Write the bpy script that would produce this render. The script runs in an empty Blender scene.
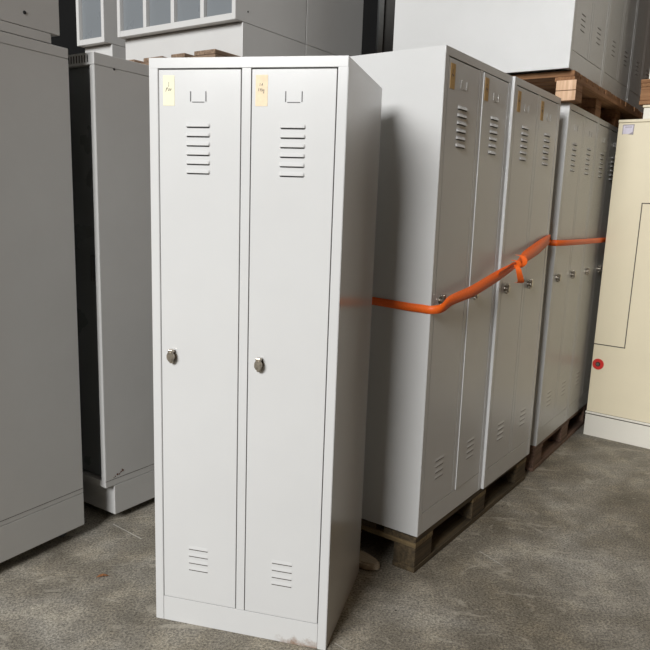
import bpy, bmesh, math, random
from mathutils import Vector, Matrix
random.seed(4)
PI = math.pi
sc = bpy.context.scene
C = sc.collection

# ------------------------------------------------------------------ materials
def nt(name):
    m = bpy.data.materials.new(name); m.use_nodes = True
    t = m.node_tree; t.nodes.clear()
    o = t.nodes.new('ShaderNodeOutputMaterial'); b = t.nodes.new('ShaderNodeBsdfPrincipled')
    t.links.new(b.outputs[0], o.inputs[0])
    return m, t, b
def node(t, typ, **kw):
    n = t.nodes.new(typ)
    for k, v in kw.items(): setattr(n, k, v)
    return n
def noise(t, vec, scale, detail=4, rough=.5, dist=0):
    n = node(t, 'ShaderNodeTexNoise'); n.inputs['Scale'].default_value = scale
    n.inputs['Detail'].default_value = detail; n.inputs['Roughness'].default_value = rough
    n.inputs['Distortion'].default_value = dist
    t.links.new(vec, n.inputs['Vector']); return n.outputs['Fac']
def ramp(t, fac, stops):
    r = node(t, 'ShaderNodeValToRGB'); e = r.color_ramp.elements
    while len(e) < len(stops): e.new(.5)
    for s, (p, c) in zip(e, stops):
        s.position = p; s.color = (*c, 1) if len(c) == 3 else c
    t.links.new(fac, r.inputs[0]); return r.outputs[0]
def mixc(t, fac, a, b, mode='MIX'):
    m = node(t, 'ShaderNodeMix', data_type='RGBA', blend_type=mode)
    if isinstance(fac, float): m.inputs[0].default_value = fac
    else: t.links.new(fac, m.inputs[0])
    for i, v in ((6, a), (7, b)):
        if isinstance(v, tuple): m.inputs[i].default_value = (*v, 1)
        else: t.links.new(v, m.inputs[i])
    return m.outputs[2]
def math_(t, op, a, b=None, clamp=False):
    m = node(t, 'ShaderNodeMath', operation=op, use_clamp=clamp)
    for i, v in enumerate((a, b)):
        if v is None: continue
        if isinstance(v, (int, float)): m.inputs[i].default_value = v
        else: t.links.new(v, m.inputs[i])
    return m.outputs[0]
def objco(t): return node(t, 'ShaderNodeTexCoord').outputs['Object']
def bump(t, b, h, strength, dist=.001):
    n = node(t, 'ShaderNodeBump'); n.inputs['Strength'].default_value = strength
    n.inputs['Distance'].default_value = dist
    t.links.new(h, n.inputs['Height']); t.links.new(n.outputs[0], b.inputs['Normal'])

def paint(name, col, rough=.33, var=.05, spec=.5, rust=None, wave=.0):
    m, t, b = nt(name); co = objco(t)
    f = noise(t, co, 3.0, 5, .6)
    c1 = tuple(x * (1 - var) for x in col); c2 = tuple(min(1, x * (1 + var)) for x in col)
    c = ramp(t, f, [(.3, c1), (.7, c2)])
    sp = noise(t, co, 90, 2, .5)                       # small scuffs
    c = mixc(t, ramp(t, sp, [(.78, (0, 0, 0)), (.84, (.08, .08, .08))]), c, tuple(x * .72 for x in col))
    if rust:                                           # rust stain near one bottom corner
        x0, z0, rx, rz = rust
        s = node(t, 'ShaderNodeSeparateXYZ'); t.links.new(co, s.inputs[0])
        dx = math_(t, 'DIVIDE', math_(t, 'SUBTRACT', s.outputs[0], x0), rx)
        dz = math_(t, 'DIVIDE', math_(t, 'SUBTRACT', s.outputs[2], z0), rz)
        d = math_(t, 'SQRT', math_(t, 'ADD', math_(t, 'MULTIPLY', dx, dx), math_(t, 'MULTIPLY', dz, dz)))
        n2 = noise(t, co, 38, 5, .65)
        k = math_(t, 'SUBTRACT', math_(t, 'ADD', 1.0, math_(t, 'MULTIPLY', math_(t, 'SUBTRACT', n2, .5), 2.2)), d, True)
        c = mixc(t, ramp(t, k, [(.0, (0, 0, 0)), (.8, (.85, .85, .85))]), c, (.22, .12, .06))
    t.links.new(c, b.inputs['Base Color'])
    r = ramp(t, noise(t, co, 6, 3), [(.3, (rough * .96,) * 3), (.7, (rough * 1.04,) * 3)])
    t.links.new(r, b.inputs['Roughness'])
    b.inputs['Specular IOR Level'].default_value = spec
    h = noise(t, co, 500, 1)
    if wave:
        h = math_(t, 'ADD', math_(t, 'MULTIPLY', h, .15), math_(t, 'MULTIPLY', noise(t, co, 2.2, 1), wave))
        bump(t, b, h, 1.0, .004)
    else: bump(t, b, h, .12, .0004)
    return m

def plain(name, col, rough=.6, metal=0.0, n=0.08, scale=30):
    m, t, b = nt(name); co = objco(t)
    f = noise(t, co, scale, 4)
    t.links.new(ramp(t, f, [(.3, tuple(x * (1 - n) for x in col)), (.7, tuple(min(1, x * (1 + n)) for x in col))]), b.inputs['Base Color'])
    b.inputs['Roughness'].default_value = rough; b.inputs['Metallic'].default_value = metal
    return m

def wood(name, col, dark, axis=0):
    m, t, b = nt(name); co = objco(t)
    mp = node(t, 'ShaderNodeMapping'); t.links.new(co, mp.inputs[0])
    s = [60, 60, 60]; s[axis] = 2.5; mp.inputs['Scale'].default_value = s
    g = noise(t, mp.outputs[0], 1, 6, .6, .4); g2 = noise(t, co, 9, 4, .6)
    c = ramp(t, g, [(.28, dark), (.62, col), (.85, tuple(min(1, x * 1.25) for x in col))])
    c = mixc(t, ramp(t, g2, [(.45, (0, 0, 0)), (.75, (.6, .6, .6))]), c, dark)
    t.links.new(c, b.inputs['Base Color']); b.inputs['Roughness'].default_value = .85
    bump(t, b, g, .5, .002)
    return m

def seg(t, co, p, q, w):
    """thin light scratch between two floor points"""
    p = Vector((p[0], p[1], 0)); q = Vector((q[0], q[1], 0)); d = q - p; L = d.length; d.normalize(); n = Vector((-d.y, d.x, 0))
    s = node(t, 'ShaderNodeVectorMath', operation='SUBTRACT'); t.links.new(co, s.inputs[0]); s.inputs[1].default_value = p
    a = node(t, 'ShaderNodeVectorMath', operation='DOT_PRODUCT'); t.links.new(s.outputs[0], a.inputs[0]); a.inputs[1].default_value = d
    c = node(t, 'ShaderNodeVectorMath', operation='DOT_PRODUCT'); t.links.new(s.outputs[0], c.inputs[0]); c.inputs[1].default_value = n
    in1 = math_(t, 'GREATER_THAN', a.outputs['Value'], 0); in2 = math_(t, 'LESS_THAN', a.outputs['Value'], L)
    across = math_(t, 'LESS_THAN', math_(t, 'ABSOLUTE', c.outputs['Value']), w)
    return math_(t, 'MULTIPLY', math_(t, 'MULTIPLY', in1, in2), across)

def concrete():
    m, t, b = nt('stained_concrete'); co = objco(t)
    big = noise(t, co, 1.3, 5, .6, .4); mid = noise(t, co, 7, 7, .68); fine = noise(t, co, 120, 5, .7); grit = noise(t, co, 420, 3, .6)
    base = ramp(t, big, [(.32, (.145, .124, .090)), (.5, (.232, .208, .166)), (.68, (.35, .330, .288))])
    base = mixc(t, .75, base, ramp(t, mid, [(.3, (.33, .33, .33)), (.5, (.5, .5, .5)), (.66, (.74, .73, .70))]), 'OVERLAY')
    base = mixc(t, .8, base, ramp(t, fine, [(.38, (.18, .18, .18)), (.5, (.5, .5, .5)), (.62, (.80, .80, .79))]), 'OVERLAY')
    base = mixc(t, .5, base, ramp(t, grit, [(.38, (.15, .15, .15)), (.5, (.5, .5, .5)), (.62, (.85, .85, .85))]), 'OVERLAY')
    # curved light scratch marks: thin bands of stretched, distorted noise
    for ang, sx, w, amt in ((.5, 1.1, .012, .5), (-.9, .9, .011, .45), (1.4, 1.6, .010, .4)):
        mp = node(t, 'ShaderNodeMapping'); t.links.new(co, mp.inputs[0])
        mp.inputs['Rotation'].default_value = (0, 0, ang); mp.inputs['Scale'].default_value = (sx, sx * 2.4, 1)
        f = noise(t, mp.outputs[0], 1.6, 2, .4, 1.2)
        d = math_(t, 'ABSOLUTE', math_(t, 'SUBTRACT', f, .5))
        line = math_(t, 'LESS_THAN', d, w)
        gate = ramp(t, noise(t, co, 5 + ang, 4, .7), [(.5, (0, 0, 0)), (.62, (1, 1, 1))])
        k = math_(t, 'MULTIPLY', math_(t, 'MULTIPLY', line, gate), amt)
        base = mixc(t, k, base, (.50, .46, .38))
    # small dark pits and chips
    v = node(t, 'ShaderNodeTexVoronoi'); v.inputs['Scale'].default_value = 9; t.links.new(co, v.inputs['Vector'])
    pit = math_(t, 'LESS_THAN', v.outputs['Distance'], .045)
    pit = math_(t, 'MULTIPLY', pit, math_(t, 'GREATER_THAN', noise(t, co, 2.7, 2), .55))
    base = mixc(t, pit, base, (.045, .038, .03))
    for p, q, w in FLOOR_MARKS:
        base = mixc(t, math_(t, 'MULTIPLY', seg(t, co, p, q, w), .7), base, (.62, .6, .54))
    t.links.new(base, b.inputs['Base Color'])
    t.links.new(ramp(t, mid, [(.3, (.55,) * 3), (.7, (.8,) * 3)]), b.inputs['Roughness'])
    b.inputs['Specular IOR Level'].default_value = .3
    bump(t, b, math_(t, 'ADD', math_(t, 'MULTIPLY', fine, .6), math_(t, 'MULTIPLY', mid, 1.0)), .5, .0015)
    return m
FLOOR_MARKS = [((-.958, 2.73), (-.796, 2.608), .0022), ((.022, 1.975), (.078, 1.925), .0014), ((.62, 2.62), (.70, 2.50), .0016)]

GREY = (.60, .60, .585)
M = dict(
    locker=paint('locker_grey_paint', GREY, .20, .02, spec=.4),
    gloss=paint('row_locker_grey_paint', GREY, .15, .02, wave=.12),
    kick=paint('locker_grey_paint_with_rust', GREY, .25, .02, spec=.4, rust=(.56, -.004, .16, .034)),
    cab=paint('cabinet_grey_paint', (.585, .58, .56), .36, .03),
    door=paint('bluish_grey_door_paint', (.185, .20, .21), .28, .015),
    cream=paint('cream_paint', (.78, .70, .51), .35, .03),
    creamk=paint('pale_cream_paint', (.76, .73, .64), .4, .02),
    dark=plain('dark_recess', (.03, .03, .03), .8),
    groove=plain('panel_joint', (.06, .05, .04), .8),
    nickel=plain('worn_nickel', (.42, .38, .32), .32, 1.0, .25, 120),
    rail=plain('holder_steel', (.13, .13, .13), .5, .0),
    rail2=plain('pale_holder_steel', (.42, .41, .39), .35, .5),
    yellow=plain('pale_yellow_tape', (.80, .76, .55), .7, 0, .04, 60),
    peach=plain('peach_tape', (.78, .64, .44), .7, 0, .08, 60),
    peach_shaded=plain('shaded_peach_tape', (.62, .40, .16), .7, 0, .12, 60),  # peach tape again, with the shade on the row put into the colour
    ink=plain('pencil_ink', (.10, .085, .08), .7),
    strap=plain('orange_webbing', (.98, .15, .014), .5, 0, .10, 160),
    oldwood=wood('weathered_pallet_wood', (.115, .082, .042), (.03, .022, .012)),
    oldwoody=wood('weathered_pallet_wood_crossways', (.24, .17, .08), (.07, .05, .025), 1),
    redwood=wood('reddish_pallet_wood', (.22, .13, .09), (.07, .045, .03)),
    redwoody=wood('reddish_pallet_wood_crossways', (.22, .13, .09), (.07, .045, .03), 1),
    newwood=wood('new_pallet_wood', (.36, .19, .09), (.17, .075, .03)),
    newwoody=wood('new_pallet_wood_crossways', (.34, .18, .08), (.15, .065, .028), 1),
    endwood_lit=wood('lit_block_end', (.80, .56, .38), (.5, .3, .17), 2),  # brighter copy of the block wood, daylight put into the colour
    rawwood=wood('aged_deck_wood', (.36, .25, .17), (.14, .09, .055)),
    rawwoody=wood('aged_deck_wood_crossways', (.36, .25, .17), (.14, .09, .055), 1),
    paper=plain('lavender_paper', (.66, .62, .70), .7, 0, .08, 60),
    tape=plain('border_and_curl_shade', (.34, .31, .33), .6),  # grey of the label border, also its painted curl shadow
    red=plain('red_plastic', (.62, .03, .025), .35),
    rubber=plain('caster_rubber', (.09, .09, .088), .6),
    steel=plain('galvanised_steel', (.33, .34, .33), .4, .7),
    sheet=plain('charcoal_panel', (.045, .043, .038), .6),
    leaf=plain('dry_leaf', (.28, .12, .045), .8, 0, .2, 80),
    scrap=wood('wood_offcut', (.58, .50, .38), (.33, .27, .19)),
    wall=plain('warm_plaster', (.24, .13, .06), .9, 0, .15, 2),
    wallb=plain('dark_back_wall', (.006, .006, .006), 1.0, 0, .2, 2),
    ceil=plain('dark_ceiling', (.06, .05, .04), .9, 0, .1, 2),
    rustspot=plain('rust_spot', (.12, .05, .03), .9, 0, .4, 200),
)
M['floor'] = concrete()

# ------------------------------------------------------------------ mesh helpers
def add_box(bm, x0, x1, y0, y1, z0, z1, bev=.0012, mi=0, seg=2):
    vs = [bm.verts.new((x, y, z)) for x in (x0, x1) for y in (y0, y1) for z in (z0, z1)]
    q = [(0, 1, 3, 2), (4, 6, 7, 5), (0, 4, 5, 1), (2, 3, 7, 6), (0, 2, 6, 4), (1, 5, 7, 3)]
    fs = [bm.faces.new([vs[i] for i in f]) for f in q]
    for f in fs: f.material_index = mi
    if bev:
        es = list({e for f in fs for e in f.edges})
        r = bmesh.ops.bevel(bm, geom=es, offset=min(bev, .45 * min(abs(x1 - x0), abs(y1 - y0), abs(z1 - z0))), segments=seg, affect='EDGES', profile=.5)
        for f in r['faces']: f.material_index = mi
def add_prism(bm, pts, z0, z1, bev=.0012, mi=0, axis='z'):
    """closed outline pts (a,b) extruded along axis"""
    def P(a, b, c): return {'z': (a, b, c), 'y': (a, c, b), 'x': (c, a, b)}[axis]
    lo = [bm.verts.new(P(a, b, z0)) for a, b in pts]; hi = [bm.verts.new(P(a, b, z1)) for a, b in pts]
    n = len(pts); fs = [bm.faces.new(lo[::-1]), bm.faces.new(hi)]
    for i in range(n): fs.append(bm.faces.new((lo[i], lo[(i + 1) % n], hi[(i + 1) % n], hi[i])))
    for f in fs: f.material_index = mi
    if bev:
        r = bmesh.ops.bevel(bm, geom=list({e for f in fs for e in f.edges}), offset=bev, segments=2, affect='EDGES')
        for f in r['faces']: f.material_index = mi
def add_cyl(bm, c, r, L, axis='y', n=24, r2=None, mi=0, bev=0):
    rot = {'z': Matrix.Identity(4), 'y': Matrix.Rotation(PI / 2, 4, 'X'), 'x': Matrix.Rotation(PI / 2, 4, 'Y')}[axis]
    g = bmesh.ops.create_cone(bm, cap_ends=True, segments=n, radius1=r, radius2=r if r2 is None else r2, depth=L,
                              matrix=Matrix.Translation(c) @ rot)
    fs = {f for v in g['verts'] for f in v.link_faces}
    for f in fs: f.material_index = mi
    if bev:
        es = [e for f in fs if len(f.verts) > 4 for e in f.edges]
        rr = bmesh.ops.bevel(bm, geom=list(set(es)), offset=bev, segments=2, affect='EDGES')
        for f in rr['faces']: f.material_index = mi
def obj(name, bm, mats, parent=None):
    bmesh.ops.recalc_face_normals(bm, faces=bm.faces)
    me = bpy.data.meshes.new(name); bm.to_mesh(me); bm.free()
    for m in (mats if isinstance(mats, (list, tuple)) else [mats]): me.materials.append(m)
    o = bpy.data.objects.new(name, me); C.objects.link(o)
    if parent is not None: o.parent = parent
    return o
def boxobj(name, b, mat, parent=None, bev=.0012):
    bm = bmesh.new()
    for x in (b if isinstance(b, list) else [b]): add_box(bm, *x, bev=bev)
    return obj(name, bm, mat, parent)
def tag(o, label, cat, group=None):
    o['label'] = label; o['category'] = cat
    if group: o['group'] = group
def thing(name, loc, rz, label, cat, group=None):
    o = bpy.data.objects.new(name, None); C.objects.link(o); o.empty_display_size = .1
    o.location = loc; o.rotation_euler = (0, 0, rz); tag(o, label, cat, group); return o
def copy_tree(o, parent=None):
    c = o.copy(); C.objects.link(c)
    if parent is not None: c.parent = parent
    for ch in list(o.children): copy_tree(ch, c)
    return c

# frames: u recedes to the right, v recedes to the left
def uv(yaw):
    t = math.radians(yaw); return Vector((math.sin(t), math.cos(t), 0)), Vector((-math.cos(t), math.sin(t), 0))
def at(fr, a, b, z=0):
    u, v = uv(fr[2]); p = Vector((fr[0], fr[1], 0)) + u * a + v * b; return (p.x, p.y, z)
def rot_row(fr): return math.radians(90 - fr[2])     # local x = u, local y = v
def rot_front(fr): return math.radians(-fr[2])       # local x = -v, local y = u
FA = (-.0057, 1.9329, 13.46); FB = (.3227, 2.421, 34.86); FC = (1.0959, 3.5245, 33.35); FD = (1.0548, 3.4701, 34.86)
FE = (1.6159, 4.2237, 37.04); FF = (-1.0389, 2.6202, 29.72); FG = (-.9796, 2.7157, 32.46); FJ = (-.5891, 3.6158, 33.73)

# ------------------------------------------------------------------ locker
LW, LD, LH = .598, .5, 1.8
def louver_bm(x0, x1, ztop, n, pitch, hgt, out):
    bm = bmesh.new()
    for i in range(n):
        z = ztop - i * pitch; w = x1 - x0
        secs = []
        for s, k in ((0, 0.05), (.05, .8), (.12, 1), (.88, 1), (.95, .8), (1, .05)):
            x = x0 + w * s
            prof = [(0.0, z), (-out * .30 * k, z - hgt * .25), (-out * .72 * k, z - hgt * .62), (-out * k, z - hgt * .92), (-out * .6 * k, z - hgt), (.0, z - hgt)]
            secs.append([bm.verts.new((x, y, zz)) for y, zz in prof])
        for a, b in zip(secs, secs[1:]):
            for j in range(5):
                f = bm.faces.new((a[j], a[j + 1], b[j + 1], b[j])); f.smooth = False
                f.material_index = 1 if j == 4 else 0  # underside faces coloured dark to stand for shade
        # dark strip just below the lip paints the shade of the opening
        add_box(bm, x0 + .003, x1 - .003, -.0009, 0, z - hgt - .0026, z - hgt + .0003, bev=0, mi=1)
    return bm
def lock_bm(x, z):
    bm = bmesh.new()
    add_cyl(bm, (x, -.0025, z), .0145, .005, n=28, bev=.001)
    add_cyl(bm, (x, -.011, z), .0105, .014, n=24)
    # elongated octagonal turning head
    w, h = .0118, .0160
    oct_ = [(x - w * .45, z - h), (x + w * .45, z - h), (x + w, z - h * .4), (x + w, z + h * .4), (x + w * .45, z + h), (x - w * .45, z + h), (x - w, z + h * .4), (x - w, z - h * .4)]
    add_prism(bm, oct_, -.022, -.014, bev=.0015, axis='y')
    add_box(bm, x - .008, x + .008, -.021, -.004, z + .012, z + .022, bev=.002)    # upper eye
    add_box(bm, x - .006, x + .006, -.015, -.002, z - .022, z - .012, bev=.002)    # lower eye
    return bm
def scribble(bm, x, z, strokes, s, y, mi):
    for st in strokes:
        for (ax, az), (bx, bz) in zip(st, st[1:]):
            p = Vector((x + ax * s, z + az * s)); q = Vector((x + bx * s, z + bz * s)); d = (q - p)
            if d.length < 1e-6: continue
            n = Vector((-d.y, d.x)).normalized() * .0006
            c = [p + n, q + n, q - n, p - n]
            lo = [bm.verts.new((k.x, y, k.y)) for k in c]; hi = [bm.verts.new((k.x, y + .0003, k.y)) for k in c]
            fs = [bm.faces.new(lo), bm.faces.new(hi)] + [bm.faces.new((lo[i], lo[(i + 1) % 4], hi[(i + 1) % 4], hi[i])) for i in range(4)]
            for f in fs: f.material_index = mi
SCR_L = [[(.2, .9), (.28, 2.6)], [(-.9, -.6), (-.6, .6), (-.2, .7), (-.6, .1)], [(0, .5), (.1, -.3), (.5, -.2), (.4, .5)], [(.7, .5), (.9, -.3), (1.2, .4)]]
SCR_R = [[(-.4, 1.2), (-.3, 2.1)], [(.1, 1.3), (.5, 2.0), (.6, 1.3)], [(-.9, -.5), (-.8, .5)], [(-.3, -.5), (-.3, .5)], [(-.3, 0), (.1, .1)], [(.1, .5), (.1, -.6)], [(.4, .2), (.8, .1), (.7, -.5), (.4, -.2)], [(1.1, .1), (1.0, -1.1), (.7, -.9)]]
def make_locker(name, mat, kick, labels, d=LD, ajar=(0, 0)):
    root = bpy.data.objects.new(name, None); C.objects.link(root); root.empty_display_size = .1
    bm = bmesh.new(); w = LW
    pts = [(.029, 0), (0, 0), (0, d), (w, d), (w, 0), (w - .029, 0), (w - .029, .02), (w - .012, .02), (w - .012, d - .012), (.012, d - .012), (.012, .02), (.029, .02)]
    add_prism(bm, pts, 0, LH, bev=.0015)
    add_box(bm, .008, w - .008, .008, d - .008, LH - .012, LH - .0005, bev=0)
    add_box(bm, .012, w - .012, .02, d - .012, .082, .092, bev=0)
    add_box(bm, .298, .306, .03, d - .012, .092, LH - .012, bev=0)
    obj('body', bm, mat, root)
    boxobj('top_rail', (.0006, w - .0006, -.0005, .02, LH - .0285, LH + .0003), mat, root, .0008)
    boxobj('middle_post', (.2895, .3170, .0006, .02, .0885, LH - .029), mat, root, .0008)
    boxobj('kick_plate', (.0298, w - .0298, .0006, .02, .0005, .0875), kick, root, .0008)
    for k, (x0, x1) in enumerate(((.0315, .2865), (.3200, .5660))):
        z0, z1 = .0895, LH - .0325
        bm = bmesh.new(); add_box(bm, x0 - x1, 0, .0, .016, z0, z1, bev=.0015)
        dr = obj('door', bm, mat, root); dr.location = (x1, .0005, 0); dr.rotation_euler = (0, 0, ajar[k])
        o = -x1
        lx0 = .1175 + k * .2885
        obj('louver_vent', louver_bm(lx0 + o, lx0 + .076 + o, 1.6215, 6, .0262, .0125, .0075), [mat, M['dark']], dr)
        obj('louver_vent', louver_bm(lx0 + .002 + o, lx0 + .074 + o, .2865, 4, .0245, .0115, .0016), [mat, M['groove']], dr)
        hx = lx0 + .0135 + o; bm = bmesh.new()
        RL = M['rail'] if labels == 'A' else M['rail2']; add_box(bm, hx, hx + .0022, -.0022, 0, 1.680, 1.708, bev=.0004)
        add_box(bm, hx + .0478, hx + .05, -.0022, 0, 1.680, 1.708, bev=.0004)
        add_box(bm, hx + .006, hx + .044, -.0018, 0, 1.6775, 1.6795, bev=.0004)
        obj('name_card_holder', bm, RL, dr)
        obj('lock', lock_bm(x0 + .0390 + o, .921), M['nickel'], dr)
        if labels:
            bm = bmesh.new(); a = (.0455, .3315)[k] + o
            add_box(bm, a, a + .036, -.0008, 0, 1.668, 1.752, bev=0)
            scribble(bm, a + .016, 1.712, (SCR_L, SCR_R)[k], .0085, -.0012, 1)
            tl = obj('tape_label', bm, [(M['yellow'] if k == 0 else M['peach']) if labels == 'A' else M['peach_shaded'], M['ink']], dr)
            tl['label'] = 'pale yellow tape label with pencil writing' if (labels == 'A' and k == 0) else 'peach tape label with pencil writing' if labels == 'A' else 'peach tape label with shade put into its colour'
    return root
def place(o, fr, a, b, z, rz, label, cat='locker', group=None):
    o.location = at(fr, a, b, z); o.rotation_euler = (0, 0, rz); tag(o, label, cat, group)

lk = make_locker('metal_locker', M['locker'], M['kick'], 'A')
place(lk, FA, 0, .599, 0.0, rot_front(FA), 'light grey two-door metal locker standing alone in front on the concrete floor')

row = make_locker('metal_locker', M['gloss'], M['gloss'], 'B', ajar=(0, .014))
place(row, FB, .0, -.006, .1545, rot_row(FB), 'grey two-door locker with tape labels at the near end of the strapped pallet')
r2 = copy_tree(row)
for o in r2.children:
    if o.name.startswith('door'): o.rotation_euler.z = 0
#
r2 = r2; place(r2, FB, .602, -.018, .1545, rot_row(FB), 'grey two-door locker with tape labels behind the knot of the orange strap')
for o in (row, r2): o.scale.z = .9965; o.rotation_euler.x = math.radians(-.38)      # the pair leans back a touch on the uneven pallet
bare = make_locker('metal_locker', M['gloss'], M['gloss'], None)
rr = rot_row(FC)
place(bare, FC, .0, 0, .151, rr, 'grey two-door locker without tape labels, nearer of the two under the light wooden pallet')
c2 = copy_tree(bare); place(c2, FC, .602, 0, .151, rr, 'farther two-door locker under the light wooden pallet, beside the cream cabinet')
c3 = copy_tree(bare); place(c3, FC, 1.204, .0, .151, rr, 'last two-door locker of the lower row, hidden behind the cream cabinet')
for k in range(3):                                   # back row carrying the upper pallet
    o = copy_tree(bare); o.location = at(FC, .598 + .602 * k, 1.006, .151); o.rotation_euler = (0, 0, rr + PI)
    tag(o, 'grey locker standing back to back behind the lower row, hidden from view', 'locker', 'hidden back row lockers')
rd = rot_row(FD); ZD = 2.102
deep = make_locker('metal_locker', M['gloss'], M['gloss'], None, d=1.004)
for k, lab in enumerate(('upper stacked locker nearest the camera, its large white side facing out over the strapped row',
                         'middle one of the upper stacked lockers on the light wooden pallet',
                         'farthest upper stacked locker, dark and half in shadow above the cream cabinet')):
    o = deep if k == 0 else copy_tree(deep); place(o, FD, .602 * k, 0, ZD, rd, lab)
# ------------------------------------------------------------------ pallets
def pallet(lx, ly, W, Wy, name='wooden_pallet', deck_mats=None):
    """deck boards along x; stringers along y; blocks; bottom boards along x"""
    root = bpy.data.objects.new(name, None); C.objects.link(root); root.empty_display_size = .1
    ys = (0, ly / 2 - .05, ly - .1)
    for y in ys: boxobj('bottom_board', (0, lx, y, y + .1, 0, .022), W, root, .003)
    xs = (0, lx / 2 - .0725, lx - .145)
    for x in xs:
        for y in ys: boxobj('block', (x + .002, x + .143, y + .002, y + .098, .0225, .0995), W, root, .003)
        boxobj('stringer_board', (x, x + .145, 0, ly, .1, .1215), Wy, root, .003)
    n = 5
    for i, w in enumerate((.145, .1, .145, .1, .145)):
        c = .0725 + (ly - .145) * i / (n - 1)
        boxobj('deck_board', (random.uniform(-.004, .004), lx + random.uniform(-.004, .004), c - w / 2, c + w / 2, .122, .144), W, root, .003)
    return root
ez = .0005
pb = pallet(1.2, .8, M['oldwood'], M['oldwoody'])
pb.location = at(FB, .0, -.002, ez); pb.rotation_euler = (0, 0, rot_row(FB))
pb.scale = (1.01, 1, 1.037)
tag(pb, 'weathered greenish wooden pallet on the floor under the strapped lockers', 'pallet')
pc = pallet(1.2, .8, M['redwood'], M['redwoody'])
pc.location = at(FC, .0, .005, ez); pc.rotation_euler = (0, 0, rr); pc.scale = (1, 1.2, 1.037)
tag(pc, 'reddish wooden pallet on the floor under the farther lockers', 'pallet')

# light pallet under the upper lockers: deck boards run front to back, two-layer blocks
up = bpy.data.objects.new('wooden_pallet', None); C.objects.link(up)
zt = .1495
for x in (0, .60, 1.05, 1.7):
    for y in ((-.042 if x == 0 else .02), .42, .88):
        bm = bmesh.new()
        x += .012 if x == 0 else 0; first = x < .1
        add_box(bm, x, x + .11, y, y + .1, .0, .0475, .003); add_box(bm, x, x + .108, y + .001, y + .1, .049, .097, .003)
        bmesh.ops.recalc_face_normals(bm, faces=bm.faces)
        for f in bm.faces:
            if first and f.normal.x < -.7: f.material_index = 1  # only the near end faces are painted as lit
        obj('block', bm, [M['newwood'], M['endwood_lit']], up)
for y in (-.02, .42, .88): boxobj('stringer_board', (.05, 1.81, y, y + .1, .098, .120), M['newwood'], up, .003)
for k in range(15):
    x = .052 + k * .118
    boxobj('deck_board', (x, x + .1, -.014 + random.uniform(-.004, .004), .985, .121, zt - .001), M['newwoody'], up, .003)
up.location = at(FD, .0, 0, 1.9515); up.rotation_euler = (0, 0, rd)
tag(up, 'light new wooden pallet laid on top of the lockers under the upper stack', 'pallet')

# ------------------------------------------------------------------ big cabinets on the left
def cabinet(name, w, d, h, lid, plinth, pz, cast, mat, slots=False, doors=1, doormat=None, bottom=.03, plinth_in=(.045, 0), side_line=.02, frame=.028):
    """local x across the front, local y depth, front at y=0, body bottom z=0"""
    root = bpy.data.objects.new(name, None); C.objects.link(root); root.empty_display_size = .1
    bm = bmesh.new(); fw = frame; rec = .022
    pts = [(fw, 0), (0, 0), (0, d), (w, d), (w, 0), (w - fw, 0), (w - fw, rec + .02), (w - .015, rec + .02), (w - .015, d - .015), (.015, d - .015), (.015, rec + .02), (fw, rec + .02)]
    add_prism(bm, pts, 0, h - lid - .001, bev=.0015)
    add_box(bm, .014, w - .014, rec + .02, d - .014, .002, .014, bev=0)
    obj('body', bm, mat, root)
    boxobj('bottom_rail', (fw + .0003, w - fw - .0003, .0004, rec + .02, 0, bottom), mat, root, .0008)
    bm = bmesh.new(); add_box(bm, 0, w, 0, d, h - lid, h, .002)
    if slots:
        x = w - .035
        while x > .05:
            add_box(bm, x - .006, x, -.0006, .001, h - lid + .009, h - .008, bev=0, mi=1); x -= .0165
    obj('top_cap', bm, [mat, M['dark']], root)
    # thin fold line near the foot of the body
    for sx in (-.0005, w - .0005): boxobj('seam', (sx, sx + .001, .0, d, side_line, side_line + .0018), M['groove'], root, 0)
    dw = (w - fw) / doors
    for i in range(doors):
        a = fw + i * dw + .002; b = a + dw - fw - .004
        if i: boxobj('mullion', (fw + i * dw - fw, fw + i * dw, .0004, rec + .02, bottom, h - lid - .001), mat, root, .0008)
        dr = boxobj('door', (a, b, rec, rec + .018, bottom + .004, h - lid - .004), doormat or mat, root, .002)
        bm = bmesh.new(); add_box(bm, b - .035, b - .022, rec - .018, rec - .002, h * .5, h * .5 + .11, .004)
        obj('handle', bm, M['rubber'], dr)
    if plinth:
        boxobj('plinth', (plinth_in[1], w - plinth_in[1], plinth_in[0], d - (plinth_in[0] if plinth_in[0] != .055 else 0), -plinth, -.0015), mat, root, .002)
        if cast:
            for x in (.07, w - .07):
                for y in (plinth_in[0] + .06, d - plinth_in[0] - .06):
                    bm = bmesh.new(); r = pz / 2 + .001
                    add_cyl(bm, (x, y, -plinth - pz + r), r, .02, axis='x', n=24, bev=.002)
                    add_box(bm, x - .016, x - .011, y - .012, y + .012, -plinth - pz + r * .7, -plinth - .0005, .001)
                    add_box(bm, x + .011, x + .016, y - .012, y + .012, -plinth - pz + r * .7, -plinth - .0005, .001)
                    obj('caster', bm, M['rubber'], root)
    return root
# F: visible face is its side (plane u), far end at the corner
Fc = cabinet('storage_cabinet', .8, .98, 1.927 - .1925, .036, .1425, .0498, True, M['cab'], plinth_in=(0, 0), side_line=.019)
Fc.location = at(FF, -.98, .8, .1925); Fc.rotation_euler = (0, 0, rot_front(FF))
tag(Fc, 'large grey steel cabinet at the left edge standing on casters', 'cabinet')
for o in list(Fc.children):
    if o.name.startswith('caster'): o.location.z = 0
# H on F
H = cabinet('storage_cabinet', .8, .86, .42, .036, .034, 0, False, M['cab'], plinth_in=(.037, .0))
H.location = at(FF, -.893, .8, 1.9630); H.rotation_euler = (0, 0, rot_front(FF))
tag(H, 'grey steel cabinet stacked on top of the large cabinet at the left edge', 'cabinet')
bm = bmesh.new(); add_cyl(bm, (.8, .72, .045), .006, .003, axis='x', n=16); obj('bolt', bm, M['dark'], H)
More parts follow.
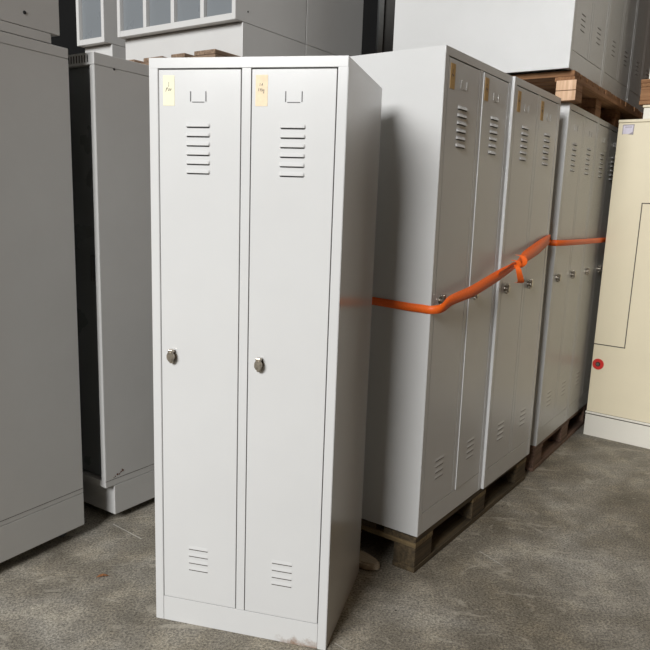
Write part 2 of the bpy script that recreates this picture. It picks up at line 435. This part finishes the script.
# G with slotted cap
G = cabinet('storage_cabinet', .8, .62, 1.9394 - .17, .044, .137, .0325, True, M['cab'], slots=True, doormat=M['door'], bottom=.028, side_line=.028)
G.location = at(FG, 0, .8, .17); G.rotation_euler = (0, 0, rot_front(FG))
tag(G, 'tall grey cabinet with slotted vent cap and open gap, between large cabinet and front locker', 'cabinet')
bm = bmesh.new(); add_cyl(bm, (.8, .093, 1.722), .0045, .003, axis='x', n=16); obj('bolt', bm, M['dark'], G)
bm = bmesh.new()
for (yy, zz, r) in ((.05, .040, .003), (.062, .045, .0045), (.072, .044, .003), (.083, .052, .003), (.091, .055, .0045), (.078, .05, .002), (.087, .061, .0025), (.043, .036, .002)):
    add_cyl(bm, (.8, yy, zz), r, .0016, axis='x', n=9)
obj('rust_spot', bm, M['rustspot'], G)

# J: four-door cupboard, raised, plus its neighbour behind and one to the left
def cupboard(w, d, h, doors):
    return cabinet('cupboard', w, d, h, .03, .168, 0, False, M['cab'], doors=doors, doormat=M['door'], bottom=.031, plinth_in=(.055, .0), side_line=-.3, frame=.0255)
ZJ = 2.30
J = cupboard(.913, .582, 1.0, 4); J.location = at(FJ, 0, .913, ZJ); J.rotation_euler = (0, 0, rot_front(FJ))
tag(J, 'upper light grey cupboard with four bluish grey doors above the front locker', 'cupboard')
K = cabinet('cupboard', .913, .586, 1.0, .03, .168, 0, False, M['cab'], plinth_in=(.0, .0), side_line=-.3)
K.location = at(FJ, .588, .913, ZJ); K.rotation_euler = (0, 0, rot_front(FJ))
tag(K, 'plain grey side of the cupboard standing right behind the four-door cupboard', 'cupboard')
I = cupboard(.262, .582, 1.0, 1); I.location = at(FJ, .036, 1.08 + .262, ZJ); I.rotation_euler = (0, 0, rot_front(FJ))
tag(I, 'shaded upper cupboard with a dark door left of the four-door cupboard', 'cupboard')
for r_ in (J, K, I, H):
    for o in [x for x in r_.children if x.name.startswith('seam')]: bpy.data.objects.remove(o)
bm = bmesh.new(); add_cyl(bm, (.913, .093, .055), .0045, .003, axis='x', n=16); obj('bolt', bm, M['dark'], J)
# pallets under J/K/I : deck boards run into depth
PJ = []
for k, (b0, lab) in enumerate(((.0, 'old wooden pallet under the four-door cupboard, its deck board ends showing'), (.99, 'old wooden pallet under the shaded upper cupboard, mostly hidden'))):
    p = pallet(1.33, (.915, .52)[k], M['rawwood'], M['rawwoody']); p.location = at(FJ, (-.14, -.06)[k], b0, 1.9865); p.rotation_euler = (0, 0, rot_row(FJ))
    tag(p, lab, 'pallet'); PJ.append(p)
# hidden base cabinets that carry them
for k in range(2):
    o = cabinet('storage_cabinet', .84, 1.1, 1.9860, .03, 0, 0, False, M['cab'])
    o.location = at(FJ, -.0, .73 + .85 * k, 0.0005); o.rotation_euler = (0, 0, rot_front(FJ))
    tag(o, 'grey cabinet carrying the upper cupboards, hidden behind the front row', 'cabinet', 'hidden base cabinets')

# ------------------------------------------------------------------ cream cabinet E
E_ = bpy.data.objects.new('cream_cabinet', None); C.objects.link(E_)
EW, ED, EH = 1.0, .6, 1.9716
bm = bmesh.new(); add_box(bm, 0, EW, 0, ED, .1625, EH - .0185, .002); obj('body', bm, M['cream'], E_)
bm = bmesh.new(); add_box(bm, -.002, EW + .002, -.003, ED, EH - .0165, EH, .002); obj('top_cap', bm, M['cream'], E_)
bm = bmesh.new(); add_box(bm, -.006, EW + .006, -.005, ED, .147, .1605, .003); add_box(bm, .01, EW - .01, .008, ED - .01, .1395, .148, 0, mi=1); add_box(bm, .01, EW - .01, .005, ED - .01, .160, .1635, 0, mi=1); obj('ledge', bm, [M['creamk'], M['groove']], E_)  # dark inner boxes paint the shade inside the gaps
bm = bmesh.new(); add_box(bm, -.004, EW + .004, -.001, ED, 0.0005, .140, .002); obj('plinth', bm, M['creamk'], E_)
bm = bmesh.new()
add_box(bm, .184, .1895, -.0008, .002, .607, 1.4895, 0); add_box(bm, .0, .1895, -.0008, .002, .602, .608, 0); add_box(bm, .184, EW, -.0008, .002, 1.484, 1.4895, 0)
obj('panel_joint', bm, M['groove'], E_)
bm = bmesh.new(); add_cyl(bm, (.040, -.003, .4777), .035, .006, n=40, bev=.0015); add_cyl(bm, (.040, -.007, .4777), .0145, .006, n=28, bev=.001, mi=2)
add_cyl(bm, (.040, -.0105, .4777), .0085, .003, n=20, mi=1); add_box(bm, .039, .041, -.0125, -.0118, .472, .484, 0, mi=2)
lkr = obj('lock', bm, [M['red'], M['nickel'], M['dark']], E_); lkr['label'] = 'round red lock'
bm = bmesh.new(); add_box(bm, .026, .088, -.0012, -.0002, 1.889, 1.940, 0)
add_box(bm, .026, .030, -.0022, -.0012, 1.886, 1.942, 0, mi=1); add_box(bm, .030, .091, -.0022, -.0012, 1.938, 1.943, 0, mi=1)
add_prism(bm, [(.062, 1.886), (.09, 1.884), (.092, 1.943), (.087, 1.943), (.085, 1.90)], -.0026, -.0014, bev=0, mi=1, axis='y')  # shadow of the curled corner, painted as a flat dark shape
add_box(bm, .040, .078, -.0016, -.0011, 1.926, 1.930, 0, mi=1)
pn = obj('paper_label', bm, [M['paper'], M['tape']], E_); pn['label'] = 'lavender paper label with dark border and painted curl shadow at the top corner'
E_.location = at(FE, 0, 0, 0); E_.rotation_euler = (0, 0, rot_front(FE))
tag(E_, 'cream steel cabinet at the right edge with a round red lock', 'cabinet')
# low cream box, wooden pallet and cabinet on E
bx = bpy.data.objects.new('cream_box', None); C.objects.link(bx); bx.location = at(FE, .1, -.106, EH + .0005); bx.rotation_euler = (0, 0, rot_front(FE))
bm = bmesh.new(); add_box(bm, 0, .75, 0, .4, 0, .076, .003); obj('body', bm, M['creamk'], bx)
bm = bmesh.new(); add_box(bm, -.006, .756, -.006, .406, .078, .0925, .003); obj('lid', bm, M['cream'], bx)
tag(bx, 'low cream steel box lying on top of the cream cabinet', 'box')
pe = pallet(.8, .45, M['newwood'], M['newwoody']); pe.location = at(FE, .085, -.078, EH + .0940); pe.rotation_euler = (0, 0, rot_front(FE))
tag(pe, 'brown wooden pallet at the right edge on the low cream box', 'pallet')
ce = cabinet('cream_cabinet', .72, .42, 1.0, .02, 0, 0, False, M['creamk']); ce.location = at(FE, .095, -.116, EH + .0940 + .1452); ce.rotation_euler = (0, 0, rot_front(FE))
tag(ce, 'pale cabinet cut off by the right edge on the brown pallet', 'cabinet')

# ------------------------------------------------------------------ orange straps
def ribbon(bm, path, w, th=.0012, mi=0):
    """path: (x,y,z,width factor,tilt) strip standing on edge, extruded to a thin solid"""
    n = len(path); A = []
    for i, p in enumerate(path):
        P0 = Vector(path[max(i - 1, 0)][:3]); P1 = Vector(path[min(i + 1, n - 1)][:3]); t = (P1 - P0).normalized()
        side = Vector((0, 0, 1)) - t * t.z; side.normalize(); nr = t.cross(side)
        tl = p[4] if len(p) > 4 else 0; k = p[3] if len(p) > 3 else 1
        s2 = side * math.cos(tl) + nr * math.sin(tl); n2 = t.cross(s2)
        c = Vector(p[:3]); h = s2 * w * k / 2; o = n2 * th / 2
        A.append([bm.verts.new(c + h + o), bm.verts.new(c + h - o), bm.verts.new(c - h - o), bm.verts.new(c - h + o)])
    for a, b in zip(A, A[1:]):
        for j in range(4):
            f = bm.faces.new((a[j], a[(j + 1) % 4], b[(j + 1) % 4], b[j])); f.smooth = j in (1, 3)
    bm.faces.new(A[0]); bm.faces.new(A[-1][::-1])
def smooth(path, k=6):
    out = []; n = len(path)
    path = [tuple(p) + (1, 0)[len(p) - 3:] if len(p) < 5 else tuple(p) for p in path]
    for i in range(n - 1):
        p0, p1, p2, p3 = path[max(i - 1, 0)], path[i], path[i + 1], path[min(i + 2, n - 1)]
        for s in range(k):
            t = s / k
            out.append(tuple(.5 * (2 * b + (c - a) * t + (2 * a - 5 * b + 4 * c - d) * t * t + (3 * b - a - 3 * c + d) * t ** 3) for a, b, c, d in zip(p0, p1, p2, p3)))
    out.append(path[-1]); return out
st = bpy.data.objects.new('orange_strap', None); C.objects.link(st); st.location = at(FB, 0, 0, 0); st.rotation_euler = (0, 0, rot_row(FB))
bm = bmesh.new()
front = smooth([(-.004, .03, 1.045), (-.001, -.006, 1.045), (.03, -.032, 1.052, 1.1, .0), (.091, -.036, 1.075, 1.25, -.3), (.263, -.040, 1.096, 1.4, -.4), (.45, -.040, 1.130, 1.45, -.3), (.54, -.044, 1.150, 1.4, -.1), (.62, -.052, 1.170, 1.1, 0), (.665, -.056, 1.180, .8, 0)])
side = [(-.0045, .504, 1.062), (-.0045, .25, 1.050), (-.0045, .08, 1.045)]
ribbon(bm, [(.3, .506, 1.06), (.02, .506, 1.062), (-.003, .503, 1.062)] + side + front, .030)
right = smooth([(.665, -.054, 1.180, .8, 0), (.73, -.052, 1.196, 1.1, -.4), (.81, -.046, 1.214, 1.6, -.6), (.95, -.036, 1.238, 1.75, -.5), (1.08, -.026, 1.262, 1.65, -.3), (1.190, -.0165, 1.280, 1.5, 0), (1.2045, -.0125, 1.281), (1.2065, .02, 1.280)])
ribbon(bm, right + [(1.2065, .3, 1.275), (1.2065, .503, 1.268), (1.19, .5065, 1.265), (.3, .5065, 1.07)], .030)
obj('band', bm, M['strap'], st)
bm = bmesh.new()                                       # second strand running into the knot
ribbon(bm, smooth([(.50, -.044, 1.150, .8, .3), (.56, -.050, 1.166, .8, .5), (.62, -.056, 1.184, .7, .2), (.67, -.060, 1.186, .5, 0)]), .026)
obj('loop', bm, M['strap'], st)
def strip(bm, cs, hw, th=.0012):
    W = Vector((.57, -.82, 0)); A = []
    for i, c in enumerate(cs):
        p = Vector(c[:3]); k = c[3] if len(c) > 3 else 1; t = (Vector(cs[min(i + 1, len(cs) - 1)][:3]) - Vector(cs[max(i - 1, 0)][:3])).normalized()
        n = t.cross(W).normalized() * th / 2; h = W * hw * k
        A.append([bm.verts.new(p + h + n), bm.verts.new(p + h - n), bm.verts.new(p - h - n), bm.verts.new(p - h + n)])
    for a, b in zip(A, A[1:]):
        for j in range(4): bm.faces.new((a[j], a[(j + 1) % 4], b[(j + 1) % 4], b[j]))
    bm.faces.new(A[0]); bm.faces.new(A[-1][::-1])
def sm3(c, k=5): return [(p[0], p[1], p[2], p[3]) for p in smooth([tuple(q) + ((1,) if len(q) < 4 else ()) + (0,) for q in c], k)]
bm = bmesh.new()
strip(bm, sm3([(.688, -.050, 1.222), (.690, -.070, 1.218), (.694, -.082, 1.200), (.694, -.078, 1.182), (.690, -.060, 1.168), (.688, -.045, 1.172)]), .011)
strip(bm, sm3([(.625, -.052, 1.202, .8), (.632, -.072, 1.198), (.640, -.078, 1.184), (.640, -.068, 1.170, .8), (.64, -.052, 1.166, .6)]), .010)
ribbon(bm, smooth([(.62, -.066, 1.176, .5), (.66, -.074, 1.188, .6), (.70, -.070, 1.206, .5), (.73, -.056, 1.214, .4)]), .022)
obj('knot', bm, M['strap'], st)
bm = bmesh.new()
strip(bm, sm3([(.632, -.066, 1.182, .7), (.628, -.080, 1.168, .9), (.634, -.084, 1.150), (.650, -.084, 1.130, 1.1), (.668, -.082, 1.114, 1.15), (.684, -.074, 1.104, 1.1), (.690, -.060, 1.101, 1.0)]), .0125)
obj('tail', bm, M['strap'], st)
tag(st, 'orange webbing strap tied in a knot around the two labelled lockers', 'strap')
s2 = bpy.data.objects.new('orange_strap', None); C.objects.link(s2); s2.location = at(FC, 0, 0, 0); s2.rotation_euler = (0, 0, rr)
bm = bmesh.new(); z = 1.257; e = 1.8085
ribbon(bm, [(-.004, -.003, z), (-.0045, .0, z), (-.0045, .5, z), (-.0045, 1.006, z), (-.001, 1.0105, z), (.9, 1.0105, z), (e - .004, 1.0105, z), (e, 1.006, z), (e, .5, z), (e, 0, z), (e - .003, -.004, z), (1.2, -.032, z), (.98, -.032, z), (.65, -.032, z), (.37, -.032, z), (.07, -.032, z + .001), (.0, -.006, z), (-.004, -.003, z)], .030)
obj('band', bm, M['strap'], s2)
tag(s2, 'orange strap running level around the farther lockers', 'strap')

# ------------------------------------------------------------------ small things on the floor
bm = bmesh.new()
lp = [(0, 0), (.012, .007), (.026, .008), (.040, .003), (.046, .0), (.036, -.006), (.022, -.008), (.009, -.005)]
top = [bm.verts.new((x, y, .003 + .004 * math.sin(x * 90) + .2 * abs(y))) for x, y in lp]; bot = [bm.verts.new((v.co.x, v.co.y, v.co.z - .0012)) for v in top]
bm.faces.new(top); bm.faces.new(bot[::-1])
for i in range(8): bm.faces.new((top[i], top[(i + 1) % 8], bot[(i + 1) % 8], bot[i]))
lf = obj('dry_leaf', bm, M['leaf']); lf.location = (-.875, 2.300, .0005); lf.rotation_euler = (0, 0, .5)
tag(lf, 'small orange brown dry leaf on the floor left of the front locker', 'leaf')
bm = bmesh.new()
pts = [(0, 0), (.05, -.012), (.10, -.006), (.135, .012), (.142, .035), (.12, .062), (.07, .072), (.02, .07), (-.01, .04)]
add_prism(bm, pts, 0, .036, bev=.007)
for v in bm.verts:
    v.co.z *= 1 - .35 * max(0, v.co.x - .06) / .08 + .08 * math.sin(v.co.y * 80); v.co.x += .004 * math.sin(v.co.z * 150)
    v.co.z = max(0, v.co.z)
wo = obj('wood_offcut', bm, M['scrap']); wo.location = (.055, 2.492, .0005); wo.rotation_euler = (0, 0, -.62)
tag(wo, 'rough pale wood offcut on the floor behind the front locker', 'wood scrap')
# post and dark panel seen in the gap between the stacks
bm = bmesh.new(); add_prism(bm, [(0, 0), (.045, 0), (.045, .004), (.004, .004), (.004, .045), (0, .045)], 0, 4.2, bev=.0008)
po = obj('steel_post', bm, M['steel']); po.location = (.225, 6.3, .0005); po.rotation_euler = (0, 0, .3)
tag(po, 'thin steel post in the dark gap behind the stacks', 'post')
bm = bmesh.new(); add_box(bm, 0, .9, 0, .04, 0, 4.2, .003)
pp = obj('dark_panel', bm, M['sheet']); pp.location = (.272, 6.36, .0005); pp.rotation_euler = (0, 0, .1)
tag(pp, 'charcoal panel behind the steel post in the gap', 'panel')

# ------------------------------------------------------------------ hall
X0, X1, Y0, Y1, HH = -9, 9, -6.5, 10, 8.6
OX0, OX1, OZ = -7.9, -2.9, 8.3                        # high window of the hall behind the camera, left
def struct(name, boxes, mat):
    o = boxobj(name, boxes, mat, None, 0); o['kind'] = 'structure'; return o
struct('floor', [(X0, X1, Y0 - 6, Y1, -.2, 0)], M['floor'])
struct('ceiling', [(X0, X1, Y0, Y1, HH, HH + .2)], M['ceil'])
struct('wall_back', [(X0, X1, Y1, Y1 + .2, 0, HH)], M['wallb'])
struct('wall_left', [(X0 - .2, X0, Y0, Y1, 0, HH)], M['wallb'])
struct('wall_right', [(X1, X1 + .2, Y0, Y1, 0, HH)], M['wall'])
struct('wall_front', [(X0, OX0, Y0 - .2, Y0, 0, HH), (OX0, OX1, Y0 - .2, Y0, OZ, HH), (OX0, OX1, Y0 - .2, Y0, 0, 4.1), (OX1, X1, Y0 - .2, Y0, 0, HH)], M['wall'])

def area(name, loc, size, sy, target, power, col, shape='RECTANGLE'):
    l = bpy.data.lights.new(name, 'AREA'); l.shape = shape; l.size = size; l.size_y = sy; l.energy = power; l.color = col
    o = bpy.data.objects.new(name, l); C.objects.link(o); o.location = loc
    o.rotation_euler = (Vector(target) - Vector(loc)).to_track_quat('-Z', 'Y').to_euler(); return o
area('window_daylight', ((OX0 + OX1) / 2, Y0 - .08, 6.2), OX1 - OX0, 4.1, ((OX0 + OX1) / 2, 5, 6.19), 1760, (.985, .99, 1))
for x in (2.0, 6.0):
    for y in (-1.5, 3.5, 7.5):
        if (x, y) in ((2.0, 3.5), (2.0, 7.5)): continue
        area('warm_fill_light', (x, y, HH - .1), 1.4, .25, (x, y, 0), 9, (1, .78, .55))  # unseen warm fill lights, added to brown the right-facing sides
w = bpy.data.worlds.new('World'); sc.world = w; w.use_nodes = True
bg = w.node_tree.nodes['Background']; bg.inputs[0].default_value = (.85, .92, 1, 1); bg.inputs[1].default_value = .6

# ------------------------------------------------------------------ camera
cam = bpy.data.cameras.new('Camera'); co_ = bpy.data.objects.new('Camera', cam); C.objects.link(co_); sc.camera = co_
cam.sensor_fit = 'HORIZONTAL'; cam.sensor_width = 36; cam.lens = 36 * 675.07 / 650
cam.shift_x = -15.324 / 650; cam.shift_y = 11.054 / 650; cam.clip_start = .05
th = math.radians(10.892); r = math.radians(2.2937)
fw = Vector((0, math.cos(th), -math.sin(th))); upv = Vector((0, math.sin(th), math.cos(th))); rt = Vector((1, 0, 0))
ROLL = 1
right_ = rt * math.cos(r) - upv * math.sin(r) * -ROLL
up_ = fw.cross(right_) * -1
up_ = right_.cross(fw)
co_.matrix_world = Matrix(((right_.x, up_.x, -fw.x, 0), (right_.y, up_.y, -fw.y, 0), (right_.z, up_.z, -fw.z, 1.4002), (0, 0, 0, 1)))

v = sc.view_settings; sc.display_settings.display_device = 'sRGB'
v.view_transform = 'Standard'; v.look = 'None'; v.gamma = 1; v.use_curve_mapping = False; v.exposure = 0.24
